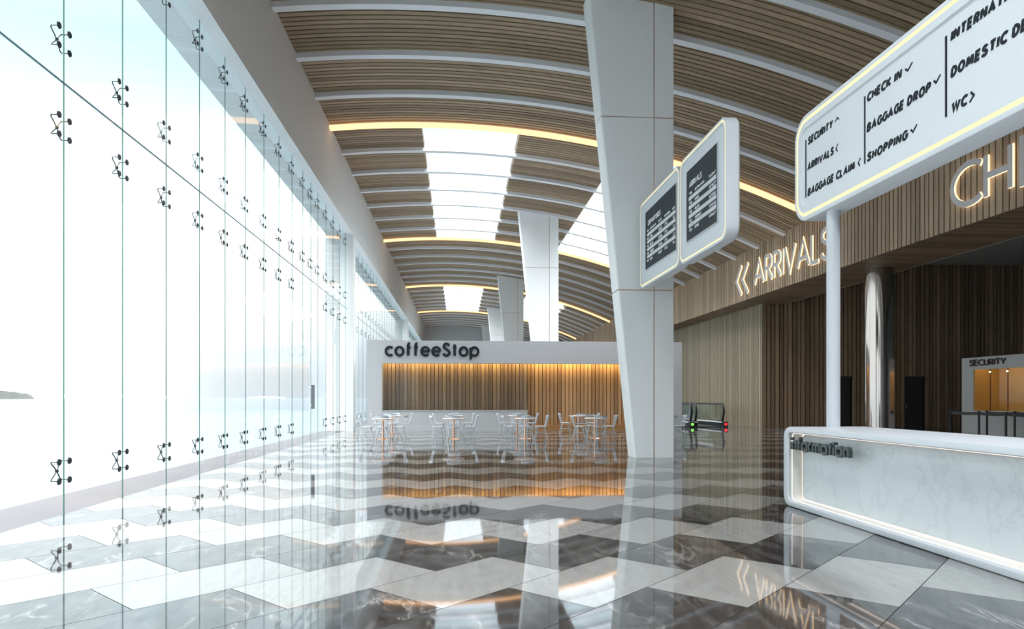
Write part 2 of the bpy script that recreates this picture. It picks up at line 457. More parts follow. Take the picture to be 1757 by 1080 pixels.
YW = 34.1
wr = empty('wall_right', (0, 0, 0)); struct(wr)
bm = bmesh.new(); box(bm, 15.41, 16.6, YW + .06, Y_B, 0, 6.33); mesh_obj('wall_core', bm, M['backing'], wr)
bm = bmesh.new(); y = YW
while y < Y_B:
    w = rng.choice((.15, .165, .17, .14, .18)); box(bm, 15.35, 15.42, y, min(y + w, Y_B), 0, 6.28); y += w + .05
rnd_attr(mesh_obj('wall_slats', bm, M['wood_pale'], wr), 8)

wc_ = empty('wall_side_hall', (0, 0, 0)); struct(wc_)
bm = bmesh.new(); box(bm, 15.6, 40, YW + .06, YW + .4, 0, 8.5); mesh_obj('wall_core', bm, M['backing'], wc_)
# doors (positions measured on the wall plane)
def x_on_y(px, Y):
    t = (px - CX) / F_PX
    return Y * (t * CS + SN) / (CS - t * SN)
doors = [(x_on_y(1427, YW), x_on_y(1459, YW)), (x_on_y(1552, YW), x_on_y(1584, YW))]
DOOR_H = 2.6
bm = bmesh.new(); x = 15.42
while x < 39.5:
    w = rng.choice((.16, .165, .18, .14, .19))
    hit = any(x + w > a and x < b for a, b in doors)
    box(bm, x, x + w, YW, YW + .07, DOOR_H if hit else 0, 8.4)
    x += w + .055
rnd_attr(mesh_obj('wall_slats', bm, M['wood_dark'], wc_), 9)
for i, (a, b) in enumerate(doors):
    d = bx('door_%d' % (i + 1), (a, b, YW + .02, YW + .07, 0, DOOR_H), M['door']); struct(d)
    bm = bmesh.new(); tube(bm, [(a + .10, YW + .02, 1.05), (a + .10, YW - .05, 1.05), (a + .26, YW - .05, 1.05)], .014, 8)
    mesh_obj('door_handle', bm, M['steel'], d, smooth=True)
    bm = bmesh.new(); box(bm, a + .075, a + .125, YW + .005, YW + .02, .92, 1.14); mesh_obj('handle_plate', bm, M['steel'], d)
bm = bmesh.new(); box(bm, 16.66, 40, Y_A, YW + .3, 8.4, 8.6); struct(mesh_obj('ceiling_side_hall', bm, M['ceil_grey']))
bm = bmesh.new(); box(bm, 40, 40.3, Y_A, YW + .3, 0, 8.6); struct(mesh_obj('wall_side_hall_end', bm, M['white_matt']))

# ------------------------------------------------------------------ facade glazing
def fitting_mesh():
    bm = bmesh.new()
    for sy in (-1, 1):
        for sz in (-1, 1):
            tube(bm, [(-.085, 0, 0), (-.092, sy * .05, sz * .055), (-.10, sy * .100, sz * .104), (-.088, sy * .118, sz * .122), (.0, sy * .118, sz * .122)], .0085, 6)
    bmesh.ops.create_uvsphere(bm, u_segments=10, v_segments=6, radius=.024, matrix=Matrix.Translation((-.085, 0, 0)))
    me = bpy.data.meshes.new('spider_fitting'); bm.to_mesh(me); bm.free(); me.materials.append(M['dark']); return me
def disc_mesh():
    bm = bmesh.new()
    bmesh.ops.create_cone(bm, cap_ends=True, segments=14, radius1=.046, radius2=.040, depth=.014,
                          matrix=Matrix.Translation((.012, 0, 0)) @ Matrix.Rotation(PI / 2, 4, 'Y'))
    me = bpy.data.meshes.new('clamp_disc'); bm.to_mesh(me); bm.free(); me.materials.append(M['dark']); return me
FIT, DISC = fitting_mesh(), disc_mesh()
Z_SPL = 5.54
def add_fitting(parent, y, z, discs=True):
    o = bpy.data.objects.new('spider_fitting', FIT); COL.objects.link(o); o.parent = parent; o.location = (XG, y, z)
    if discs:
        for sy in (-1, 1):
            for sz in (-1, 1):
                d = bpy.data.objects.new('clamp_disc', DISC); COL.objects.link(d); d.parent = o
                d.location = (0, sy * .118, sz * .122)
def glazing(idx, ya, yb, joints, rows, detail=True, door_rng=None):
    w = empty('window_%d' % idx, (0, 0, 0)); struct(w)
    ys = [ya] + joints + [yb]
    for a, b in zip(ys[:-1], ys[1:]):
        for z0, z1 in ((0, Z_SPL), (Z_SPL, Z_OPEN)):
            bm = bmesh.new(); box(bm, XG - .006, XG + .006, a + .003, b - .003, z0 + .002, z1 - .002)
            mesh_obj('glass_pane', bm, M['glass'], w)
    bm = bmesh.new()
    for y in joints: box(bm, XG - .007, XG + .008, y - .0042, y + .0042, 0, Z_OPEN)
    mesh_obj('glass_joint', bm, M['joint'], w)
    bm = bmesh.new(); box(bm, XG - .009, XG + .009, ya, yb, Z_SPL - .010, Z_SPL + .010)
    mesh_obj('transom_joint', bm, M['joint_h'], w)
    for y in joints:
        for z in rows:
            if door_rng and door_rng[0] < y < door_rng[1] and z < 5.2: continue
            add_fitting(w, y, z, detail)
    return w
J1 = [1.15, 2.70, 4.25, 5.80, 7.36, 8.90, 10.46, 12.02, 13.57, 15.05, 16.50, 18.07, 19.60, 21.12, 22.6, 23.8, 25.0, 26.5, 28.05, 29.6, 31.05]
J1 = [y + .40 * 0 for y in J1]
ROWS = (.56, 4.97, 6.10, 8.50)
J1Y = [(d - XG * 0) for d in J1]
# depths along the sight axis turned into hall Y
def y_of_depth(d, X): return (d - X * SN) / CS
J1 = [y_of_depth(d, XG) for d in J1]
w1 = glazing(1, -1.8, 31.9, J1, ROWS, True, (22.7, 26.0))
JD = J1[15]
dh = bx('door_handle', (XG + .04, XG + .15, JD - .13, JD - .09, 1.12, 1.94), M['grey_bar'], w1)
bm = bmesh.new()
for z in (1.25, 1.85): tube(bm, [(XG, JD - .11, z), (XG + .055, JD - .11, z)], .012, 8)
mesh_obj('handle_stand_off', bm, M['steel'], dh)
J2 = [32.6 + 1.6 + 1.55 * i for i in range(21)]
w2 = glazing(2, 32.6, 66.3, J2, ROWS, False)
J3 = [67.0 + 1.6 + 1.55 * i for i in range(20)]
glazing(3, 67.0, 100.0, J3, (), False)
glazing(4, -21.3, -2.5, [-21.3 + 1.55 * i for i in range(1, 12)], (), False)

# islands
def hill(name, px0, px1, depth, h, mat, seed):
    rng = random.Random(seed); n = 40
    def P(px): 
        t = (px - CX) / F_PX; return Vector((t * depth * CS + depth * SN, -t * depth * SN + depth * CS, 0))
    bm = bmesh.new(); rows = []
    for i in range(n + 1):
        u = i / n; c = P(px0 + (px1 - px0) * u)
        hh = h * min(1, (math.sin(PI * u)) ** .38) * (.82 + .18 * rng.random()) if 0 < i < n else 0.0
        dirn = c.normalized(); wid = depth * .04
        rows.append([bm.verts.new((c - dirn * wid * .5) + Vector((0, 0, -1.3))), bm.verts.new(c + Vector((0, 0, -1.3 + max(hh, .1)))), bm.verts.new((c + dirn * wid * .5) + Vector((0, 0, -1.3)))])
    for i in range(n):
        for k in range(3): bm.faces.new((rows[i][k], rows[i + 1][k], rows[i + 1][(k + 1) % 3], rows[i][(k + 1) % 3]))
    return mesh_obj(name, bm, mat, smooth=True)
struct(hill('island_hill', -160, 60, 1500, 23, M['island'], 1))
struct(hill('far_hill', 40, 300, 7000, 42, M['far_hill'], 2))
struct(hill('far_hill', 425, 490, 6000, 16, M['far_hill'], 4))

# ------------------------------------------------------------------ tapered columns
def column(yf, label):
    t = empty('tapered_column', (4.88, yf, 0)); tag(t, label, 'column', 'tapered white columns down the hall', 'thing')
    XR, XM, th = 5.37, 4.875, .72
    def xl(z): return 4.38 - .101 * z
    g = .014
    levels = [(0, 4.19 - g), (4.19 + g, 8.5 - g), (8.5 + g, None)]
    for z0, z1 in levels:
        for side in (0, 1):
            bm = bmesh.new()
            if side == 0:
                zt = z1 if z1 else None
                pts = [(xl(z0), z0), (XM - g, z0), (XM - g, z1 or zc(XM) + .14), (xl(z1 or 11.6), z1 or zc(3.2) + .14)]
            else:
                pts = [(XM + g, z0), (XR, z0), (XR, z1 or zc(XR) + .14), (XM + g, z1 or zc(XM) + .14)]
            f = [bm.verts.new((x - 4.88, 0, z)) for x, z in pts]; b = [bm.verts.new((x - 4.88, th, z)) for x, z in pts]
            bm.faces.new(f); bm.faces.new(b[::-1])
            for k in range(4): bm.faces.new((f[(k + 1) % 4], f[k], b[k], b[(k + 1) % 4]))
            bmesh.ops.recalc_face_normals(bm, faces=bm.faces[:])
            if side == 0:
                ed = [e for e in bm.edges if all(abs(v.co.x - (xl(v.co.z if v.co.z < 11 else 11.6) - 4.88)) < .03 for v in e.verts) and abs(e.verts[0].co.z - e.verts[1].co.z) > .5]
                bmesh.ops.bevel(bm, geom=ed, offset=.06, segments=5, affect='EDGES', profile=.5)
            mesh_obj('cladding_panel', bm, M['clad'], t, smooth=True)
    bm = bmesh.new()
    pts = [(xl(0) + .03, .01), (XR - .03, .01), (XR - .03, zc(XR) + .1), (xl(11.4) + .03, zc(3.3) + .1)]
    f = [bm.verts.new((x - 4.88, .03, z)) for x, z in pts]; b = [bm.verts.new((x - 4.88, th - .03, z)) for x, z in pts]
    bm.faces.new(f); bm.faces.new(b[::-1])
    for k in range(4): bm.faces.new((f[(k + 1) % 4], f[k], b[k], b[(k + 1) % 4]))
    bmesh.ops.recalc_face_normals(bm, faces=bm.faces[:])
    mesh_obj('metal_core', bm, M['bronze'], t)
column(17.0, 'huge white tapered column in front, carrying the two flight boards')
column(37.0, 'white tapered column rising behind the coffee kiosk, beside the first skylight')
column(57.0, 'smaller white tapered column, next one left of the one beside the skylight')
column(77.0, 'small far white column above the kiosk, last but one of the row')
column(97.0, 'tiny farthest white column above the kiosk, against the end wall')

# chrome column
t = empty('round_steel_column', (15.6, 24.65, 0)); tag(t, 'round mirror-polished steel column under the wooden soffit, behind the information desk', 'column', None, 'thing')
bm = bmesh.new(); lathe(bm, [(.50, 0.0), (.50, 6.30)], 64); mesh_obj('shaft', bm, M['chrome'], t, smooth=True)
bm = bmesh.new(); lathe(bm, [(.56, 0), (.56, .05), (.51, .07)], 48); mesh_obj('base_ring', bm, M['steel'], t, smooth=True)

# ------------------------------------------------------------------ stroke lettering
def arc(cx, cy, rx, ry, a0, a1, n=14):
    return [(cx + rx * math.cos(math.radians(a0 + (a1 - a0) * i / n)), cy + ry * math.sin(math.radians(a0 + (a1 - a0) * i / n))) for i in range(n + 1)]
S_CURVE = [(.50, .83), (.44, .93), (.33, 1.0), (.22, 1.0), (.11, .95), (.045, .86), (.04, .74), (.09, .63), (.20, .56), (.34, .48), (.46, .39), (.52, .27), (.50, .15), (.42, .05), (.29, 0), (.16, .01), (.05, .08), (0, .19)]
S_CURVE = [(.49, .84), (.43, .94), (.32, 1.0), (.22, 1.0), (.11, .95), (.05, .86), (.05, .74), (.10, .64), (.21, .56), (.34, .47), (.46, .38), (.52, .27), (.50, .14), (.42, .04), (.29, 0), (.16, .01), (.05, .08), (0, .19)]
CAPS = {
 'A': (.74, [[(0, 0), (.37, 1), (.74, 0)], [(.13, .32), (.61, .32)]]),
 'B': (.52, [[(0, 0), (0, 1)], [(0, 1), (.24, 1)] + arc(.24, .76, .22, .24, 90, -90, 10) + [(0, .52)], [(0, .52), (.26, .52)] + arc(.26, .26, .26, .26, 90, -90, 10) + [(0, 0)]]),
 'C': (.70, [arc(.5, .5, .5, .5, 50, 310, 24)]),
 'D': (.68, [[(0, 0), (0, 1)], [(0, 1), (.2, 1)] + arc(.2, .5, .48, .5, 90, -90, 16) + [(0, 0)]]),
 'E': (.44, [[(.44, 1), (0, 1), (0, 0), (.44, 0)], [(0, .5), (.40, .5)]]),
 'F': (.42, [[(.42, 1), (0, 1), (0, 0)], [(0, .5), (.38, .5)]]),
 'G': (.84, [arc(.5, .5, .5, .5, 45, 340, 26) + [(.97, .46), (.55, .46)]]),
 'H': (.62, [[(0, 0), (0, 1)], [(.62, 0), (.62, 1)], [(0, .5), (.62, .5)]]),
 'I': (0.0, [[(0, 0), (0, 1)]]),
 'K': (.56, [[(0, 0), (0, 1)], [(.52, 1), (.04, .48)], [(.14, .58), (.56, 0)]]),
 'L': (.42, [[(0, 1), (0, 0), (.42, 0)]]),
 'M': (.84, [[(0, 0), (.12, 1)], [(.12, 1), (.42, .15)], [(.42, .15), (.72, 1)], [(.72, 1), (.84, 0)]]),
 'N': (.66, [[(0, 0), (0, 1)], [(0, 1), (.66, 0)], [(.66, 0), (.66, 1)]]),
 'O': (1.0, [arc(.5, .5, .5, .5, 0, 360, 28)]),
 'P': (.48, [[(0, 0), (0, 1)], [(0, 1), (.22, 1)] + arc(.22, .74, .25, .26, 90, -90, 10) + [(0, .48)]]),
 'R': (.50, [[(0, 0), (0, 1)], [(0, 1), (.22, 1)] + arc(.22, .75, .25, .25, 90, -90, 10) + [(0, .5)], [(.18, .5), (.52, 0)]]),
 'S': (.52, [S_CURVE]),
 'T': (.56, [[(0, 1), (.56, 1)], [(.28, 1), (.28, 0)]]),
 'U': (.56, [[(0, 1), (0, .28)] + arc(.28, .28, .28, .28, 180, 360, 12) + [(.56, 1)]]),
 'V': (.70, [[(0, 1), (.35, 0), (.70, 1)]]),
 'W': (1.0, [[(0, 1), (.25, 0), (.5, .9), (.75, 0), (1.0, 1)]]),
 'Y': (.62, [[(0, 1), (.31, .48), (.62, 1)], [(.31, .48), (.31, 0)]]),
 'Z': (.55, [[(0, 1), (.55, 1), (0, 0), (.55, 0)]]),
 '<': (.30, [[(.30, 1.0), (0, .5), (.30, 0)]]),
 '>': (.30, [[(0, 1.0), (.30, .5), (0, 0)]]),
 '^': (.45, [[(0, .45), (.22, .85), (.45, .45)]]),
 'v': (.50, [[(0, .78), (.22, .38), (.50, 1.0)]]),
 '-': (.3, [[(0, .45), (.3, .45)]]),
 ':': (.0, [[(0, .2), (0, .3)], [(0, .7), (0, .8)]]),
 '0': (.5, [arc(.25, .5, .25, .5, 0, 360, 18)]), '1': (.2, [[(0, .8), (.2, 1), (.2, 0)]]),
 '2': (.5, [arc(.25, .72, .25, .28, 170, -30, 8) + [(0, 0), (.5, 0)]]), '3': (.5, [arc(.22, .75, .23, .25, 150, -90, 8) + arc(.22, .26, .26, .26, 90, -150, 8)]),
 '4': (.5, [[(.38, 0), (.38, 1), (0, .3), (.5, .3)]]), '5': (.5, [[(.45, 1), (.08, 1), (.03, .55)] + arc(.22, .31, .28, .31, 110, -150, 8)]),
 '6': (.5, [[(.42, .98), (.1, .5)] + arc(.25, .28, .25, .28, 150, 510, 14)]), '7': (.5, [[(0, 1), (.5, 1), (.15, 0)]]),
 '8': (.5, [arc(.25, .76, .2, .24, 0, 360, 12), arc(.25, .27, .25, .27, 0, 360, 12)]), '9': (.5, [arc(.25, .72, .25, .28, 0, 360, 14) + [(.4, .5), (.1, 0)]]),
}
R_ = .34
LOW = {   # ascender height 1, x height .68
 'c': (.56, [arc(R_, R_, R_, R_, 48, 312, 20)]), 'o': (.68, [arc(R_, R_, R_, R_, 0, 360, 26)]),
 'e': (.68, [[(.0, R_), (.68, R_)], arc(R_, R_, R_, R_, 0, 318, 22)]),
 'f': (.36, [[(.13, 0), (.13, .80)] + arc(.31, .80, .18, .20, 180, 95, 6), [(0, .66), (.34, .66)]]),
 't': (.32, [[(.15, 0), (.15, .93)], [(0, .66), (.32, .66)]]),
 'p': (.68, [[(0, -.30), (0, .68)], arc(R_, R_, R_, R_, 0, 360, 26)]),
 'a': (.68, [[(.68, 0), (.68, .68)], arc(R_, R_, R_, R_, 0, 360, 26)]),
 'i': (0, [[(0, 0), (0, .64)], [(0, .80), (0, 1.02)]]),
 'n': (.46, [[(0, 0), (0, .66)], [(0, .36)] + arc(.23, .44, .23, .24, 180, 0, 10) + [(.46, 0)]]),
 'r': (.30, [[(0, 0), (0, .66)], [(0, .36)] + arc(.2, .46, .2, .22, 180, 55, 6)]),
 'm': (.80, [[(0, 0), (0, .66)], [(0, .36)] + arc(.2, .46, .2, .22, 180, 0, 8) + [(.40, 0)], [(.40, .40)] + arc(.6, .46, .2, .22, 180, 0, 8) + [(.80, 0)]]),
 'S': (.56, [[(x * 1.06, y * .97) for x, y in S_CURVE]]),
}
CAPB = {}
for _k, (_w, _s) in CAPS.items():
    _f = {'C': .74, 'G': .68, 'O': .66, 'D': .82, 'A': .92, 'M': .92, 'N': .86, 'W': .88, 'U': .9, 'H': .82}.get(_k, 1.0)
    CAPB[_k] = (_w * _f, [[(x * _f, y) for x, y in q] for q in _s])
def stroke_outline(pts, w):
    closed = len(pts) > 3 and math.dist(pts[0], pts[-1]) < 1e-6
    P = [Vector(p) for p in (pts[:-1] if closed else pts)]
    Q = [P[0]]
    for p in P[1:]:
        if (p - Q[-1]).length > 1e-5: Q.append(p)
    P = Q; n = len(P); L, R = [], []
    for i in range(n):
        a = P[i - 1] if (closed or i > 0) else None
        b = P[(i + 1) % n] if (closed or i < n - 1) else None
        d1 = (P[i] - a).normalized() if a is not None else (b - P[i]).normalized()
        d2 = (b - P[i]).normalized() if b is not None else d1
        n1 = Vector((-d1.y, d1.x)); n2 = Vector((-d2.y, d2.x)); m = n1 + n2
        if m.length < .25: m = n1
        m.normalize(); k = 1 / max(.62, m.dot(n1))
        L.append(P[i] + m * k * w / 2); R.append(P[i] - m * k * w / 2)
    return L, R, closed
def glyph_meshes(strokes, place, w, depth, face_bm, side_bm):
    # place(u, v, d) -> 3D point, d = 0 at the back and depth at the front
    d0 = depth
    for si, s in enumerate(strokes):
        depth = d0 + .012 * w * si
        L, R, closed = stroke_outline(s, w); n = len(L)
        rng = range(n if closed else n - 1)
        fl = [face_bm.verts.new(place(p.x, p.y, depth)) for p in L]; fr = [face_bm.verts.new(place(p.x, p.y, depth)) for p in R]
        for i in rng:
            j = (i + 1) % n; face_bm.faces.new((fl[i], fl[j], fr[j], fr[i]))
        sl = [side_bm.verts.new(place(p.x, p.y, depth)) for p in L]; sr = [side_bm.verts.new(place(p.x, p.y, depth)) for p in R]
        bl = [side_bm.verts.new(place(p.x, p.y, 0)) for p in L]; br = [side_bm.verts.new(place(p.x, p.y, 0)) for p in R]
        for i in rng:
            j = (i + 1) % n
            side_bm.faces.new((sl[j], sl[i], bl[i], bl[j])); side_bm.faces.new((sr[i], sr[j], br[j], br[i]))
            side_bm.faces.new((bl[j], bl[i], br[i], br[j]))
        if not closed:
            side_bm.faces.new((sl[0], sr[0], br[0], bl[0])); side_bm.faces.new((sr[-1], sl[-1], bl[-1], br[-1]))
def layout(text, font, gap, space):
    x = 0; out = []
    for ch in text:
        if ch == ' ': x += space; out.append(None); continue
        wd, st = font[ch]; out.append((ch, x, st)); x += wd + gap
    return out, x - gap
def write(text, origin, right, normal, height, length, w, depth, mat_face, mat_side=None, parent=None, font=CAPS, gap=.2, space=.35,
          slant=0.0, per_letter=True, name='letter', squash=1.0):
    """height: overall cap height; length: overall width incl. stroke; strokes scaled to fit."""
    lay, tot = layout(text, font, gap, space)
    o = Vector(origin); r = Vector(right); nrm = Vector(normal); up = Vector((0, 0, 1))
    H = height - w; Lx = (length - w) / max(tot, .01)
    res = []
    fb = sb = None
    for item in lay:
        if item is None:
            if not per_letter and fb is not None:
                for f in sb.faces: fb.faces.new([fb.verts.new(v.co) for v in f.verts])
                sb.free(); res.append(mesh_obj(name, fb, mat_face, parent)); fb = sb = None
            continue
        ch, x0, st = item
        def place(u, v, d): return o + r * (w / 2 + u + slant * v) + up * (w / 2 + v) + nrm * d
        # stroke geometry in metres so stroke width is even
        ss = [[((x0 + px_) * Lx, py_ * H) for px_, py_ in s] for s in st]
        if per_letter or fb is None: fb, sb = bmesh.new(), bmesh.new()
        glyph_meshes(ss, place, w, depth, fb, sb)
        if per_letter:
            if mat_side is None:
                for f in sb.faces:
                    fb.faces.new([fb.verts.new(v.co) for v in f.verts])
                sb.free(); lo = mesh_obj(name, fb, mat_face, parent)
            else:
                lo = mesh_obj(name, fb, mat_face, parent); mesh_obj('lit_edge', sb, mat_side, lo)
            res.append(lo)
    if not per_letter:
        for f in sb.faces: fb.faces.new([fb.verts.new(v.co) for v in f.verts])
        sb.free(); res.append(mesh_obj(name, fb, mat_face, parent))
    return res

# big lit lettering on the bulkhead
XL = 13.98
def ypx(px, X=13.8): return y_on_x(px, X)
t = empty('arrivals_lettering', (0, 0, 0)); tag(t, 'lit ARRIVALS lettering with double chevron on the slatted wooden bulkhead', 'sign')
ya, yb = ypx(1288.5), ypx(1421)
write('ARRIVALS', (XL, ya, 6.74), (0, -1, 0), (-1, 0, 0), 1.27, ya - yb, .17, .055, M['face_grey'], M['letter_glow'], t, gap=.16)
for a, b in ((1257.5, 1268.5), (1267.5, 1279.5)):
    y0, y1 = ypx(a), ypx(b)
    bmf, bms = bmesh.new(), bmesh.new()
    def pl(u, v, d): return Vector((XL - d, y0 - u, 6.56 + v))
    glyph_meshes([[(y0 - y1 - .08, 1.46), (.09, .76), (y0 - y1 - .08, .04)]], pl, .18, .055, bmf, bms)
    c = mesh_obj('chevron', bmf, M['face_grey'], t); mesh_obj('lit_edge', bms, M['letter_glow'], c)
t = empty('check_in_lettering', (0, 0, 0)); tag(t, 'lit lettering beginning CHE on the wooden bulkhead below the big directory sign', 'sign')
yc = ypx(1622.5)
write('C', (XL, yc, 6.74), (0, -1, 0), (-1, 0, 0), 1.27, 1.10, .17, .055, M['face_grey'], M['letter_glow'], t)
yh = ypx(1679); hw = yh - ypx(1729.5)
write('H', (XL, yh, 6.74), (0, -1, 0), (-1, 0, 0), 1.27, hw, .17, .055, M['face_grey'], M['letter_glow'], t)
ye = ypx(1740.5)
write('ECK IN', (XL, ye, 6.74), (0, -1, 0), (-1, 0, 0), 1.27, 4.6, .17, .055, M['face_grey'], M['letter_glow'], t)

# ------------------------------------------------------------------ coffee kiosk
YK = 31.7
def xk(px, Y=YK): return x_on_y(px, Y)
KX0, KX1, KZ = xk(630), xk(1170), 4.10
RX0, RX1, RZ1 = xk(655.5), xk(1146), 1.5 + (683 - 623.5) / F_PX * 31.4
CXR = xk(905); CZ = .93
kz = empty('coffee_kiosk', ((KX0 + KX1) / 2, YK, 0)); tag(kz, 'long pale coffee kiosk with slatted wood recess and coffeeStop lettering', 'kiosk')
off = -Vector(kz.location)
def kpart(name, boxes, mat, bev=0):
    bm = bmesh.new()
    for b in boxes: box(bm, b[0] + off.x, b[1] + off.x, b[2] + off.y, b[3] + off.y, b[4], b[5])
    return mesh_obj(name, bm, mat, kz)
DK = .75
kpart('frame', [(KX0, RX0, YK, YK + 2.75, 0, KZ), (RX1, KX1, YK, YK + 2.75, 0, KZ), (RX0, RX1, YK, YK + .35, RZ1, KZ),
                (RX0, RX1, YK + .35, YK + DK + .1, RZ1 + .12, KZ), (RX0, RX1, YK + DK + .1, YK + 2.75, 0, KZ)], M['kiosk_paint'])
kpart('counter', [(RX0, CXR, YK + .01, YK + .30, 0, CZ - .03), (RX0, CXR + .02, YK - .01, YK + .36, CZ - .03, CZ)], M['kiosk_paint'])
kpart('plinth', [(CXR, RX1, YK + .28, YK + DK, 0, .22)], M['wood_plinth'])
kpart('step', [(CXR, RX1, YK + .02, YK + .28, 0, .05)], M['wood_plinth'])
bm = bmesh.new(); x = RX0 + .01; i = 0
while x < RX1:
    w = .152; box(bm, x + off.x, min(x + w, RX1) + off.x, YK + DK - .06 + off.y, YK + DK + .02 + off.y, .0, RZ1 + .12); x += .18
rnd_attr(mesh_obj('slat_wall', bm, M['wood_kiosk'], kz), 12)
kpart('slat_backing', [(RX0, RX1, YK + DK + .02, YK + DK + .09, 0, RZ1 + .12)], M['backing'])
kpart('light_strip', [(RX0 + .02, RX1 - .02, YK + .36, YK + .58, RZ1 + .09, RZ1 + .118)], M['kiosk_glow'])
kpart('glass_screen', [(RX0 + .01, CXR, YK + .15, YK + .162, CZ, RZ1)], thin_glass('screen_glass', (.80, .84, .86, 1)))
tx0, tx1 = xk(660), xk(822.5)
write('coffeeStop', (tx0 + off.x, -.001, 1.5 + (683 - 612.6) / F_PX * 31.45), (1, 0, 0), (0, -1, 0), .67, tx1 - tx0, .115, .05, M['ink'], None, kz, font=LOW, gap=.30, name='letter')

# ------------------------------------------------------------------ tables and chairs
def make_chair():
    root = empty('spindle_chair')
    m = M['chair']
    bm = bmesh.new()
    pts = []
    for k in range(24):
        a = 2 * PI * k / 24
        cx, cy = math.cos(a), math.sin(a)
        sx = .225 if cy > 0 else .205
        r = (abs(cx) ** 3.2 + abs(cy) ** 3.2) ** (-1 / 3.2)
        pts.append((cx * r * sx, cy * r * .21))
    lo = [(x * .93, y * .93, .425) for x, y in pts]; mid = [(x, y, .440) for x, y in pts]
    hi = [(x * .97, y * .97, .458) for x, y in pts]; inn = [(x * .55, y * .55, .447) for x, y in pts]
    loft(bm, [lo, mid, hi, inn]); mesh_obj('seat', bm, m, root, smooth=True)
    for sx in (-1, 1):
        for sy in (-1, 1):
            bm = bmesh.new(); tube(bm, [(sx * .14, sy * .13, .43), (sx * .18, sy * .18, .2), (sx * .215, sy * .225, 0)], .017, 8, .012)
            mesh_obj('leg', bm, m, root, smooth=True)
    for sx in (-1, 1):
        bm = bmesh.new(); tube(bm, [(sx * .178, -.175, .2), (sx * .178, .175, .22)], .010, 6); mesh_obj('stretcher', bm, m, root, smooth=True)
    bm = bmesh.new(); tube(bm, [(-.178, 0, .21), (.178, 0, .21)], .010, 6); mesh_obj('stretcher', bm, m, root, smooth=True)
    # back: curved top rail leaning away from the sitter
    def back(u, z):
        k = (z - .45) / .40
        return Vector((u * (.175 + .045 * k), -.165 - .085 * k - (1 - u * u) * .035 * k - (1 - u * u) * .03, z))
    for u in (-1, 1):
        bm = bmesh.new(); tube(bm, [back(u, .44), back(u, .62), back(u, .80)], .015, 8); mesh_obj('back_post', bm, m, root, smooth=True)
    for j in range(6):
        u = -.72 + 1.44 * j / 5
        bm = bmesh.new(); tube(bm, [back(u, .44), back(u, .62), back(u, .80)], .0075, 6); mesh_obj('spindle', bm, m, root, smooth=True)
    bm = bmesh.new(); rings = []
    for j in range(13):
        u = -1.12 + 2.24 * j / 12; hh = .040 * (1 - .35 * abs(u) ** 3)
        c = back(u, .82)
        rings.append([(c.x, c.y - .012, c.z - hh), (c.x, c.y + .012, c.z - hh), (c.x, c.y + .012, c.z + hh), (c.x, c.y - .012, c.z + hh)])
    loft(bm, rings); mesh_obj('top_rail', bm, m, root)
    return root
M['chair'] = solid('white_chair_paint', (.55, .58, .62), .35, speck=.01)
def make_table():
    root = empty('bistro_table')
    bm = bmesh.new(); lathe(bm, [(.385, .722), (.40, .728), (.405, .742), (.40, .752), (.39, .756)], 40); mesh_obj('tabletop', bm, M['table_top'], root, smooth=True)
    bm = bmesh.new(); lathe(bm, [(.39, .708), (.403, .71), (.407, .724), (.38, .726)], 40); mesh_obj('edge_band', bm, M['copper'], root, smooth=True)
    bm = bmesh.new(); lathe(bm, [(.042, .02), (.036, .05), (.036, .66), (.10, .708)], 20); mesh_obj('pedestal', bm, M['copper'], root, smooth=True)
    bm = bmesh.new(); lathe(bm, [(.235, 0), (.24, .008), (.22, .018), (.05, .026)], 36); mesh_obj('base_plate', bm, M['copper'], root, smooth=True)
    return root
M['table_top'] = solid('table_white', (.72, .70, .68), .3, speck=.02)
def dup(root, loc, rz):
    r = root.copy(); COL.objects.link(r); r.location = loc; r.rotation_euler = (0, 0, rz)
    for ch in root.children:
        c = ch.copy(); COL.objects.link(c); c.parent = r
    return r
chair0, table0 = make_chair(), make_table()
first_c = first_t = True
TX = [-2.72, -.17, 2.45, 5.04, 7.66]
tname = ['the bistro table nearest the glass wall', 'the second table from the glass wall', 'the middle bistro table',
         'the fourth table from the glass wall', 'the table half hidden behind the big column']
rng = random.Random(11)
for row, (TY, rw) in enumerate(((25.4, 'front row'), (28.95, 'back row'))):
    for i, X in enumerate(TX):
        rot = rng.uniform(-.12, .12)
        if first_t: tb = table0; tb.location = (X, TY, 0); first_t = False
        else: tb = dup(table0, (X, TY, 0), rot)
        tag(tb, 'round copper-legged table, %s, %s' % (rw, ('closest to the glass wall', 'second from the glass wall', 'middle of its row', 'fourth from the glass wall', 'last, behind the big column')[i]),
            'table', 'copper pedestal tables before the coffee kiosk')
        for s, (dx, dy, rz, nm) in enumerate(((-.58, 0, -PI / 2, 'left side'), (.58, 0, PI / 2, 'right side'), (.02, -.58, 0, 'near side'), (0, .58, PI, 'far side'))):
            # chair faces +Y at rotation 0
            if i == 4 and s == 0: continue
            if row == 1 and i in (3, 4) and s == 3: continue
            jx, jy, jr = rng.uniform(-.03, .03), rng.uniform(-.04, .04), rng.uniform(-.16, .16)
            loc = (X + dx + jx, TY + dy + jy, 0)
            if first_c:
                ch = chair0; ch.location = loc; ch.rotation_euler = (0, 0, rz + jr); first_c = False
            else: ch = dup(chair0, loc, rz + jr)
            tag(ch, 'white spindle-back chair, %s of %s, %s' % (nm, tname[i], rw), 'chair', 'white spindle chairs around the bistro tables')

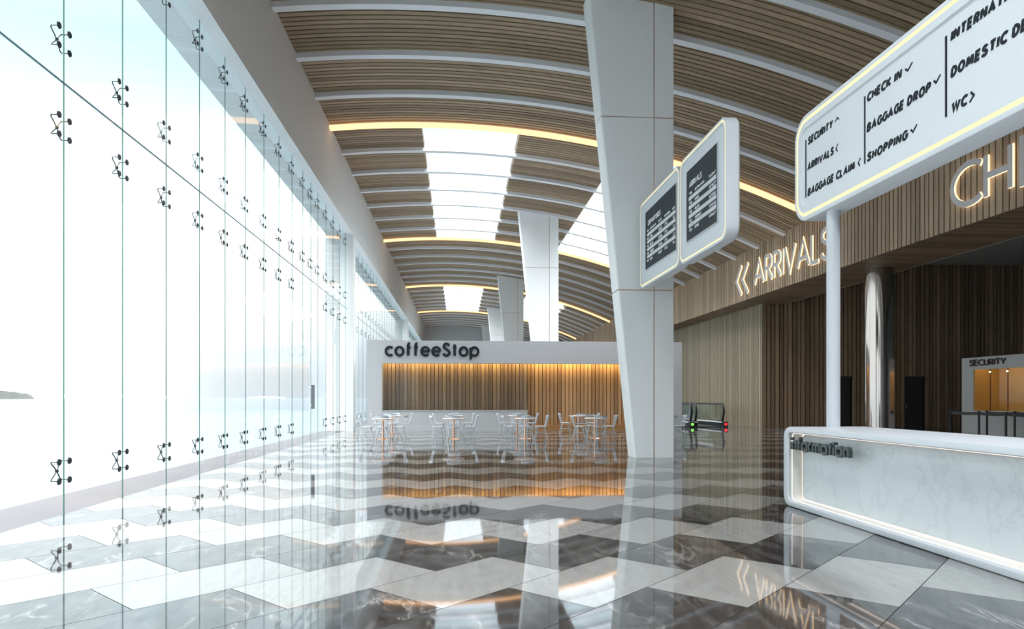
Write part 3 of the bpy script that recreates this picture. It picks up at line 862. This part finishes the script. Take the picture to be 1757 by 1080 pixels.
# ------------------------------------------------------------------ information desk
XD0, XD1, DY0, DY1, DZ = 4.55, 5.66, 2.9, None, 1.10
DY1 = y_on_x(1343.0, XD0)
desk = empty('information_desk', (5.1, (DY0 + DY1) / 2, 0)); tag(desk, 'long white information desk with a recessed marble front', 'desk')
doff = Vector((5.1, (DY0 + DY1) / 2, 0))
def L(pts): return [tuple(Vector(p) - doff) for p in pts]
def rr(x, ins_y, ins_z, r): return L(rrect(x, DY0 + ins_y, DY1 - ins_y, ins_z, DZ - ins_z, r))
bm = bmesh.new()
loft(bm, [rr(XD1, .04, .04, .12), rr(XD1 - .04, 0, 0, .16), rr(XD0 + .035, 0, 0, .16), rr(XD0 + .010, .010, .010, .15), rr(XD0, .035, .035, .125), rr(XD0, .135, .070, .09),
          rr(XD0 + .012, .150, .080, .08), rr(XD0 + .05, .155, .085, .08), rr(XD0 + .21, .155, .085, .08)], True, True)
mesh_obj('desk_body', bm, M['white'], desk, smooth=True)
bm = bmesh.new(); loft(bm, [rr(XD0 + .209, .19, .115, .06), rr(XD0 + .190, .19, .115, .06)]); mesh_obj('marble_panel', bm, M['marble'], desk)
bm = bmesh.new()
loft(bm, [rr(XD0 + .055, .150, .081, .08), rr(XD0 + .061, .150, .081, .08), rr(XD0 + .061, .158, .089, .075), rr(XD0 + .055, .158, .089, .075), rr(XD0 + .055, .150, .081, .08)], False, False)
mesh_obj('light_line', bm, M['desk_glow'], desk)
bm = bmesh.new()
loft(bm, [rr(XD0 + .202, .161, .091, .075), rr(XD0 + .208, .161, .091, .075), rr(XD0 + .208, .171, .101, .07), rr(XD0 + .202, .171, .101, .07), rr(XD0 + .202, .161, .091, .075)], False, False)
mesh_obj('light_line', bm, M['desk_glow'], desk)
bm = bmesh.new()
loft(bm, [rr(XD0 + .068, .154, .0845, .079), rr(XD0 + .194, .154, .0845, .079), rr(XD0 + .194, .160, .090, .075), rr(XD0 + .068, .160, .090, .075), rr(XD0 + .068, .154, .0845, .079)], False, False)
mesh_obj('marble_reveal', bm, M['glow_tinted_marble'], desk)
iy0, iy1 = y_on_x(1355.5, XD0), y_on_x(1456, XD0)
write('information', tuple(Vector((XD0 + .05, iy0, .777)) - doff), (0, -1, 0), (-1, 0, 0), .195, iy0 - iy1, .036, .05, M['ink_grey'], None, desk, font=LOW, gap=.26)
for k in (2, 4, 6, 8):
    bm = bmesh.new(); y = iy0 - .06 - (iy0 - iy1 - .12) * k / 10
    tube(bm, [tuple(Vector((XD0 + .03, y, .80)) - doff), tuple(Vector((XD0 + .20, y, .80)) - doff)], .006, 6)
    mesh_obj('letter_pin', bm, M['ink_grey'], desk)

# ------------------------------------------------------------------ directory sign on its pole
XS = 5.0; SY1 = y_on_x(1363.0, XS); SY0 = 3.1; SZ0, SZ1 = 4.065, 5.60
sg = empty('directory_sign', (5.18, 9.15, DZ)); tag(sg, 'large rounded white directory sign on a round pole above the information desk', 'sign')
soff = Vector((5.18, 9.15, DZ))
def rs(x, ins, r): return [tuple(Vector(p) - soff) for p in rrect(x, SY0 + ins, SY1 - ins, SZ0 + ins, SZ1 - ins, r, 10)]
def glow_box(root, rsf, x0, x1, R, lw, i0, panel_in):
    # cabinet with a light line running round its face and a slightly sunk panel
    bm = bmesh.new()
    loft(bm, [rsf(x1, .03, R - .03), rsf(x1 - .03, 0, R), rsf(x0 + .02, 0, R), rsf(x0 + .006, .006, R - .006), rsf(x0, .02, R - .02), rsf(x0, i0, R - i0),
              rsf(x0 + .02, i0, R - i0), rsf(x0 + .02, i0 + lw, R - i0 - lw), rsf(x0, i0 + lw, R - i0 - lw), rsf(x0, panel_in, R - panel_in * .9),
              rsf(x0 + .02, panel_in + .012, R - panel_in * .9 - .01)])
    mesh_obj('cabinet', bm, M['sign_face'], root, smooth=True)
    bm = bmesh.new()
    loft(bm, [rsf(x0 + .019, i0, R - i0), rsf(x0 + .004, i0, R - i0), rsf(x0 + .004, i0 + lw, R - i0 - lw), rsf(x0 + .019, i0 + lw, R - i0 - lw)], False, False)
    mesh_obj('light_line', bm, M['sign_glow'], root)
glow_box(sg, rs, XS, XS + .36, .34, .05, .062, .20)
XP = XS + .02
bm = bmesh.new(); lathe(bm, [(.088, 0.0), (.088, SZ0 - DZ + .01)], 36, c=(-.05, -.0)); mesh_obj('pole', bm, M['white'], sg, smooth=True)
def stext(text, px0, z, length, w=.030, h=.114, sl=.16, gap=.36, space=.42):
    y0 = y_on_x(px0, XS)
    write(text, tuple(Vector((XP - .001, y0, z)) - soff), (0, -1, 0), (-1, 0, 0), h, length, w, .004, M['ink'], None, sg, font=CAPB, slant=sl, per_letter=False, name='sign_text', gap=gap, space=space)
def gap_len(a, b): return y_on_x(a, XS) - y_on_x(b, XS)
stext('SECURITY', 1384, 5.135, gap_len(1384, 1426.5)); stext('^', 1429.5, 5.135, .11, w=.016)
stext('ARRIVALS', 1383, 4.765, gap_len(1383, 1428)); stext('<', 1431, 4.765, .06, w=.018)
stext('BAGGAGE CLAIM', 1383.5, 4.40, gap_len(1383.5, 1464)); stext('<', 1469, 4.40, .06, w=.018)
stext('CHECK IN', 1485, 5.135, gap_len(1485, 1544)); stext('v', 1548.5, 5.12, .14, w=.02)
stext('BAGGAGE DROP', 1484.5, 4.765, gap_len(1484.5, 1594)); stext('v', 1597, 4.775, .12, w=.02)
stext('SHOPPING', 1485, 4.40, gap_len(1485, 1554)); stext('v', 1558, 4.40, .12, w=.02)
stext('INTERNATIONAL', 1628, 5.135, 1.12); stext('DOMESTIC DEPARTURES', 1628, 4.765, 1.72)
stext('WC', 1629, 4.40, gap_len(1629, 1656)); stext('>', 1659.5, 4.40, .07, w=.02)
for px in (1380.7, 1481.5, 1620.5):
    y = y_on_x(px, XS)
    bm = bmesh.new(); v = box(bm, XP - .006, XP, y - .013, y + .013, 4.40, 5.235)
    for q in bm.verts: q.co -= soff
    mesh_obj('divider_bar', bm, M['ink'], sg)

# ------------------------------------------------------------------ flight boards on the big column
XB = 4.45
def board(name, label, pa, pb, za, zb, sa, sb, sza, szb, title, head, rows, thick=.24, group=None):
    ya, yb = y_on_x(pa, XB), y_on_x(pb, XB)
    root = empty(name, (XB + .12, (ya + yb) / 2, za)); tag(root, label, 'flight board', group)
    ro = Vector(root.location)
    def rf(x, ins, r): return [tuple(Vector(p) - ro) for p in rrect(x, yb + ins, ya - ins, za + ins, zb - ins, max(r, .01), 8)]
    glow_box(root, rf, XB, XB + thick, .24, .03, .045, .105)
    sy0, sy1 = y_on_x(sa, XB), y_on_x(sb, XB)
    def sbx(nm, x0, x1, y0, y1, z0, z1, m, par=root, o=ro):
        bm = bmesh.new(); box(bm, x0 - o.x, x1 - o.x, y0 - o.y, y1 - o.y, z0 - o.z, z1 - o.z); return mesh_obj(nm, bm, m, par)
    sbx('screen_frame', XB - .006, XB + .02, sy1 - .02, sy0 + .035, sza - .02, szb + .02, M['steel'])
    scr = sbx('screen', XB - .010, XB, sy1, sy0, sza, szb, M['screen'])
    Wd, Hh = sy0 - sy1, szb - sza
    def tx(s, fx, fz, wid, h, m=M['screen_text'], w=None):
        w = w or h * .16
        write(s, tuple(Vector((XB - .010, sy0 - fx * Wd, sza + fz * Hh)) - ro), (0, -1, 0), (-1, 0, 0), h, wid, w, .002, m, None, scr, per_letter=False, name='screen_text', gap=.22)
    tx(title, .10, .735, .44 * Wd, .115)
    cols = [c for c in head]
    for s, fx, wd in cols: tx(s, fx, .635, wd * Wd, .048)
    for r, vals in enumerate(rows):
        z = .555 - r * .128
        sbx('screen_band', XB - .012, XB - .010, sy1, sy0 - .08 * Wd, sza + z * Hh, sza + (z + .055) * Hh, M['screen_band'], scr)
        for s, fx, wd in vals: tx(s, fx, z - .062, wd * Wd, .055)
        for s, fx, wd in vals: tx(s, fx, z + .006, wd * Wd * .95, .045, M['screen_band_text'])
    return root
def zz(r): return 1.5 + r * XB
arr_h = [('TIME', .10, .10), ('DESTINATION', .30, .32), ('FLIGHT', .78, .2)]
arr = [[('1130', .10, .10), ('PARIS', .30, .14), ('AF1627', .78, .2)], [('1135', .10, .10), ('MILAN', .30, .16), ('AZ4506', .78, .2)],
       [('1132', .10, .10), ('TORONTO', .30, .22), ('TZ0348', .78, .2)], [('1120', .10, .10), ('ROME', .30, .14), ('AR1627', .78, .2)],
       ]
dep_h = [('TIME', .06, .07), ('DESTINATION', .17, .21), ('FLIGHT', .47, .11), ('BOARDING', .67, .17), ('GATE', .91, .08)]
dep = [[('1130', .06, .07), ('PARIS', .17, .10), ('AF1627', .47, .12), ('1110', .67, .09), ('B2', .93, .05)],
       [('1135', .06, .07), ('MILAN', .17, .11), ('AZ4506', .47, .12), ('1115', .67, .09), ('A4', .93, .05)],
       [('1140', .06, .07), ('TORONTO', .17, .14), ('TZ0348', .47, .12), ('1120', .67, .09), ('C1', .93, .05)],
       [('1145', .06, .07), ('ROME', .17, .09), ('AR1627', .47, .12), ('1125', .67, .09), ('B6', .93, .05)]]
board('departures_board', 'rounded white departures board, the one against the big column', 1097.5, 1165.3, zz(.598), zz(1.068), 1108.2, 1159.7, zz(.685), zz(.988), 'DEPARTURES', dep_h, dep, group='flight boards on the big column')
board('arrivals_board', 'rounded white arrivals board, jutting out nearer the directory sign', 1165.6, 1246.5, zz(.598), zz(1.068), 1179, 1230, zz(.685), zz(.988), 'ARRIVALS', arr_h, arr, group='flight boards on the big column')

# ------------------------------------------------------------------ security booth
BX, BY1, BY0, BZ = 21.7, 28.4, 17.5, 3.2
sbth = empty('security_booth', (BX, BY1, 0)); tag(sbth, 'pale security booth with an amber-lit window and SECURITY lettering', 'booth')
bo = Vector((BX, BY1, 0))
def bpart(name, boxes, mat):
    bm = bmesh.new()
    for b in boxes: box(bm, b[0] - bo.x, b[1] - bo.x, b[2] - bo.y, b[3] - bo.y, b[4], b[5])
    return mesh_obj(name, bm, mat, sbth)
WY1, WZ0, WZ1 = y_on_x(1669.5, BX), .96, 2.68
WY0 = WY1 - 1.0 * 8.2
bpart('shell', [(BX, BX + 3.5, WY1, BY1, 0, BZ), (BX, BX + 3.5, BY0, WY0, 0, BZ), (BX, BX + .06, WY0, WY1, WZ1, BZ), (BX, BX + .06, WY0, WY1, 0, WZ0),
                (BX + 1.2, BX + 3.5, WY0, WY1, 0, BZ), (BX + .06, BX + 1.2, WY0, WY1, BZ - .15, BZ)], M['white_matt'])
bpart('inner_board', [(BX + 1.14, BX + 1.2, WY0, WY1, .5, BZ - .15), (BX + .062, BX + 1.14, WY1 - .03, WY1, .5, BZ - .15)], M['ochre'])
bpart('counter_shelf', [(BX + .062, BX + 1.14, WY0, WY1 - .03, WZ0 - .06, WZ0 - .01)], M['ochre'])
bpart('light_strip', [(BX + .28, BX + .40, WY0 + .05, WY1 - .08, BZ - .19, BZ - .151)], M['booth_glow'])
bpart('window_glass', [(BX + .03, BX + .04, WY0, WY1, WZ0, WZ1)], thin_glass('booth_glass', (.97, .97, .96, 1), .25))
dv = [y_on_x(1698, BX), y_on_x(1728, BX)]; st = dv[0] - dv[1]
k = 0
while dv[0] - st * k > WY0:
    y = dv[0] - st * k
    fr = bpart('mullion', [(BX + .02, BX + .05, y - .014, y + .014, WZ0, WZ1)], M['brown_letter'])
    bm = bmesh.new(); bmesh.ops.create_uvsphere(bm, u_segments=8, v_segments=6, radius=.03, matrix=Matrix.Translation((.01, y - bo.y, WZ1 - .12)))
    mesh_obj('spot_lamp', bm, M['spot'], fr)
    k += 1
sy0, sy1 = y_on_x(1664.5, BX), y_on_x(1727, BX)
write('SECURITY', (-.001, sy0 - bo.y, 2.835), (0, -1, 0), (-1, 0, 0), .27, sy0 - sy1, .05, .05, M['brown_letter'], None, sbth, gap=.22)

# queue barrier posts
def make_post(loc, label, belts):
    r = empty('barrier_post', loc); tag(r, label, 'barrier post', 'black queue barrier posts before the security booth')
    bm = bmesh.new(); lathe(bm, [(.17, 0), (.175, .01), (.16, .025), (.05, .04)], 28); mesh_obj('base', bm, M['black'], r, smooth=True)
    bm = bmesh.new(); lathe(bm, [(.038, .03), (.038, .84)], 18); mesh_obj('post', bm, M['black'], r, smooth=True)
    bm = bmesh.new(); lathe(bm, [(.048, .84), (.050, .85), (.050, .99), (.044, 1.0)], 18); mesh_obj('belt_head', bm, M['dark'], r, smooth=True)
    for tgt in belts:
        d = Vector(tgt) - Vector(loc); ln = d.length; d.normalize(); n = Vector((-d.y, d.x, 0)) * .004
        bm = bmesh.new(); pr = None
        for i in range(9):
            u = .05 + (ln - .10) * i / 8; sag = -.02 * (1 - (2 * i / 8 - 1) ** 2); c = d * u
            q = [bm.verts.new(c + n + Vector((0, 0, .86 + sag))), bm.verts.new(c - n + Vector((0, 0, .86 + sag))), bm.verts.new(c - n + Vector((0, 0, .97 + sag))), bm.verts.new(c + n + Vector((0, 0, .97 + sag)))]
            if pr:
                for k_ in range(4): bm.faces.new((pr[k_], q[k_], q[(k_ + 1) % 4], pr[(k_ + 1) % 4]))
            else: bm.faces.new(q[::-1])
            pr = q
        bm.faces.new(pr); mesh_obj('belt', bm, M['black'], r)
P1, P2, P4, P6 = (19.45, 26.1, 0), (19.4, 24.5, 0), (19.3, 23.1, 0), (19.3, 21.6, 0)
P3, P5, P7 = (20.6, 25.6, 0), (20.65, 24.3, 0), (20.7, 22.9, 0)
make_post(P1, 'black barrier post farthest left, end of the queue line', [P2])
make_post(P2, 'black barrier post in front of the left edge of the security booth', [P4])
make_post(P3, 'black barrier post just right of the booth edge one, in the rear line', [P5])
make_post(P4, 'black barrier post in the front line, third from its left end', [P6])
make_post(P5, 'black barrier post at the right picture edge, in the rear line', [P7])

# ------------------------------------------------------------------ moving walkways
def walkway(name_lbl, xa, xb, y0, lamp, lamp_x):
    r = empty('moving_walkway', ((xa + xb) / 2, y0, 0)); tag(r, name_lbl, 'moving walkway', 'moving walkways along the slatted wall')
    o = Vector(r.location); LN = 34.0
    def B(nm, x0, x1, a, b, z0, z1, m, par=r):
        bm = bmesh.new(); box(bm, x0 - o.x, x1 - o.x, a - o.y, b - o.y, z0, z1); return mesh_obj(nm, bm, m, par)
    B('tread_belt', xa + .12, xb - .12, y0, y0 + LN, 0, .03, M['dark'])
    for x in (xa, xb):
        B('skirt', x - .11, x + .11, y0 + .1, y0 + LN, 0, .22, M['black'])
        B('skirt_trim', x - .12, x + .12, y0 + .05, y0 + LN, .22, .27, M['rib'])
        for j in range(17):
            B('glass_panel', x - .008, x + .008, y0 + .12 + j * 2.0, y0 + .12 + j * 2.0 + 1.985, .28, 1.14, M['glass_green'])
        # handrail loop with a rounded newel end
        pts = [(x - o.x, .62, .30), (x - o.x, .25, .32), (x - o.x, .06, .48)]
        pts += [(x - o.x, .30 - .30 * math.sin(a), .86 - .32 * math.cos(a + PI) * 1) for a in ()]
        for i in range(11):
            a = math.radians(200 - 110 * i / 10)
            pts.append((x - o.x, .34 + .36 * math.cos(a), .82 + .36 * math.sin(a)))
        pts += [(x - o.x, 3.0, 1.18), (x - o.x, LN, 1.18)]
        bm = bmesh.new(); tube(bm, pts, .045, 10); mesh_obj('handrail', bm, M['black'], r, smooth=True)
        nw = [(x - o.x, .34 + .36 * math.cos(math.radians(215 - 115 * i / 14)), .80 + .40 * math.sin(math.radians(215 - 115 * i / 14))) for i in range(15)]
        nw = [(x - o.x, .16, .27)] + nw[1:]
        bm = bmesh.new(); tube(bm, nw, .062, 10); mesh_obj('newel_band', bm, M['black'], r, smooth=True)
    hs = B('lamp_box', lamp_x - .11, lamp_x + .11, y0 - .22, y0 + .1, 0, .26, M['black'])
    bm = bmesh.new(); bmesh.ops.create_cone(bm, cap_ends=True, segments=20, radius1=.075, radius2=.075, depth=.02,
        matrix=Matrix.Translation((lamp_x - o.x, -.23, .15)) @ Matrix.Rotation(PI / 2, 4, 'X')); mesh_obj('signal_lamp', bm, lamp, hs)
walkway('moving walkway beside the pale slatted wall, red signal lamp at its end', 12.12, 13.55, 34.6, M['red_lamp'], 13.58)
walkway('moving walkway partly hidden by the kiosk, green signal lamp at its end', 10.42, 11.86, 34.6, M['green_lamp'], 11.84)
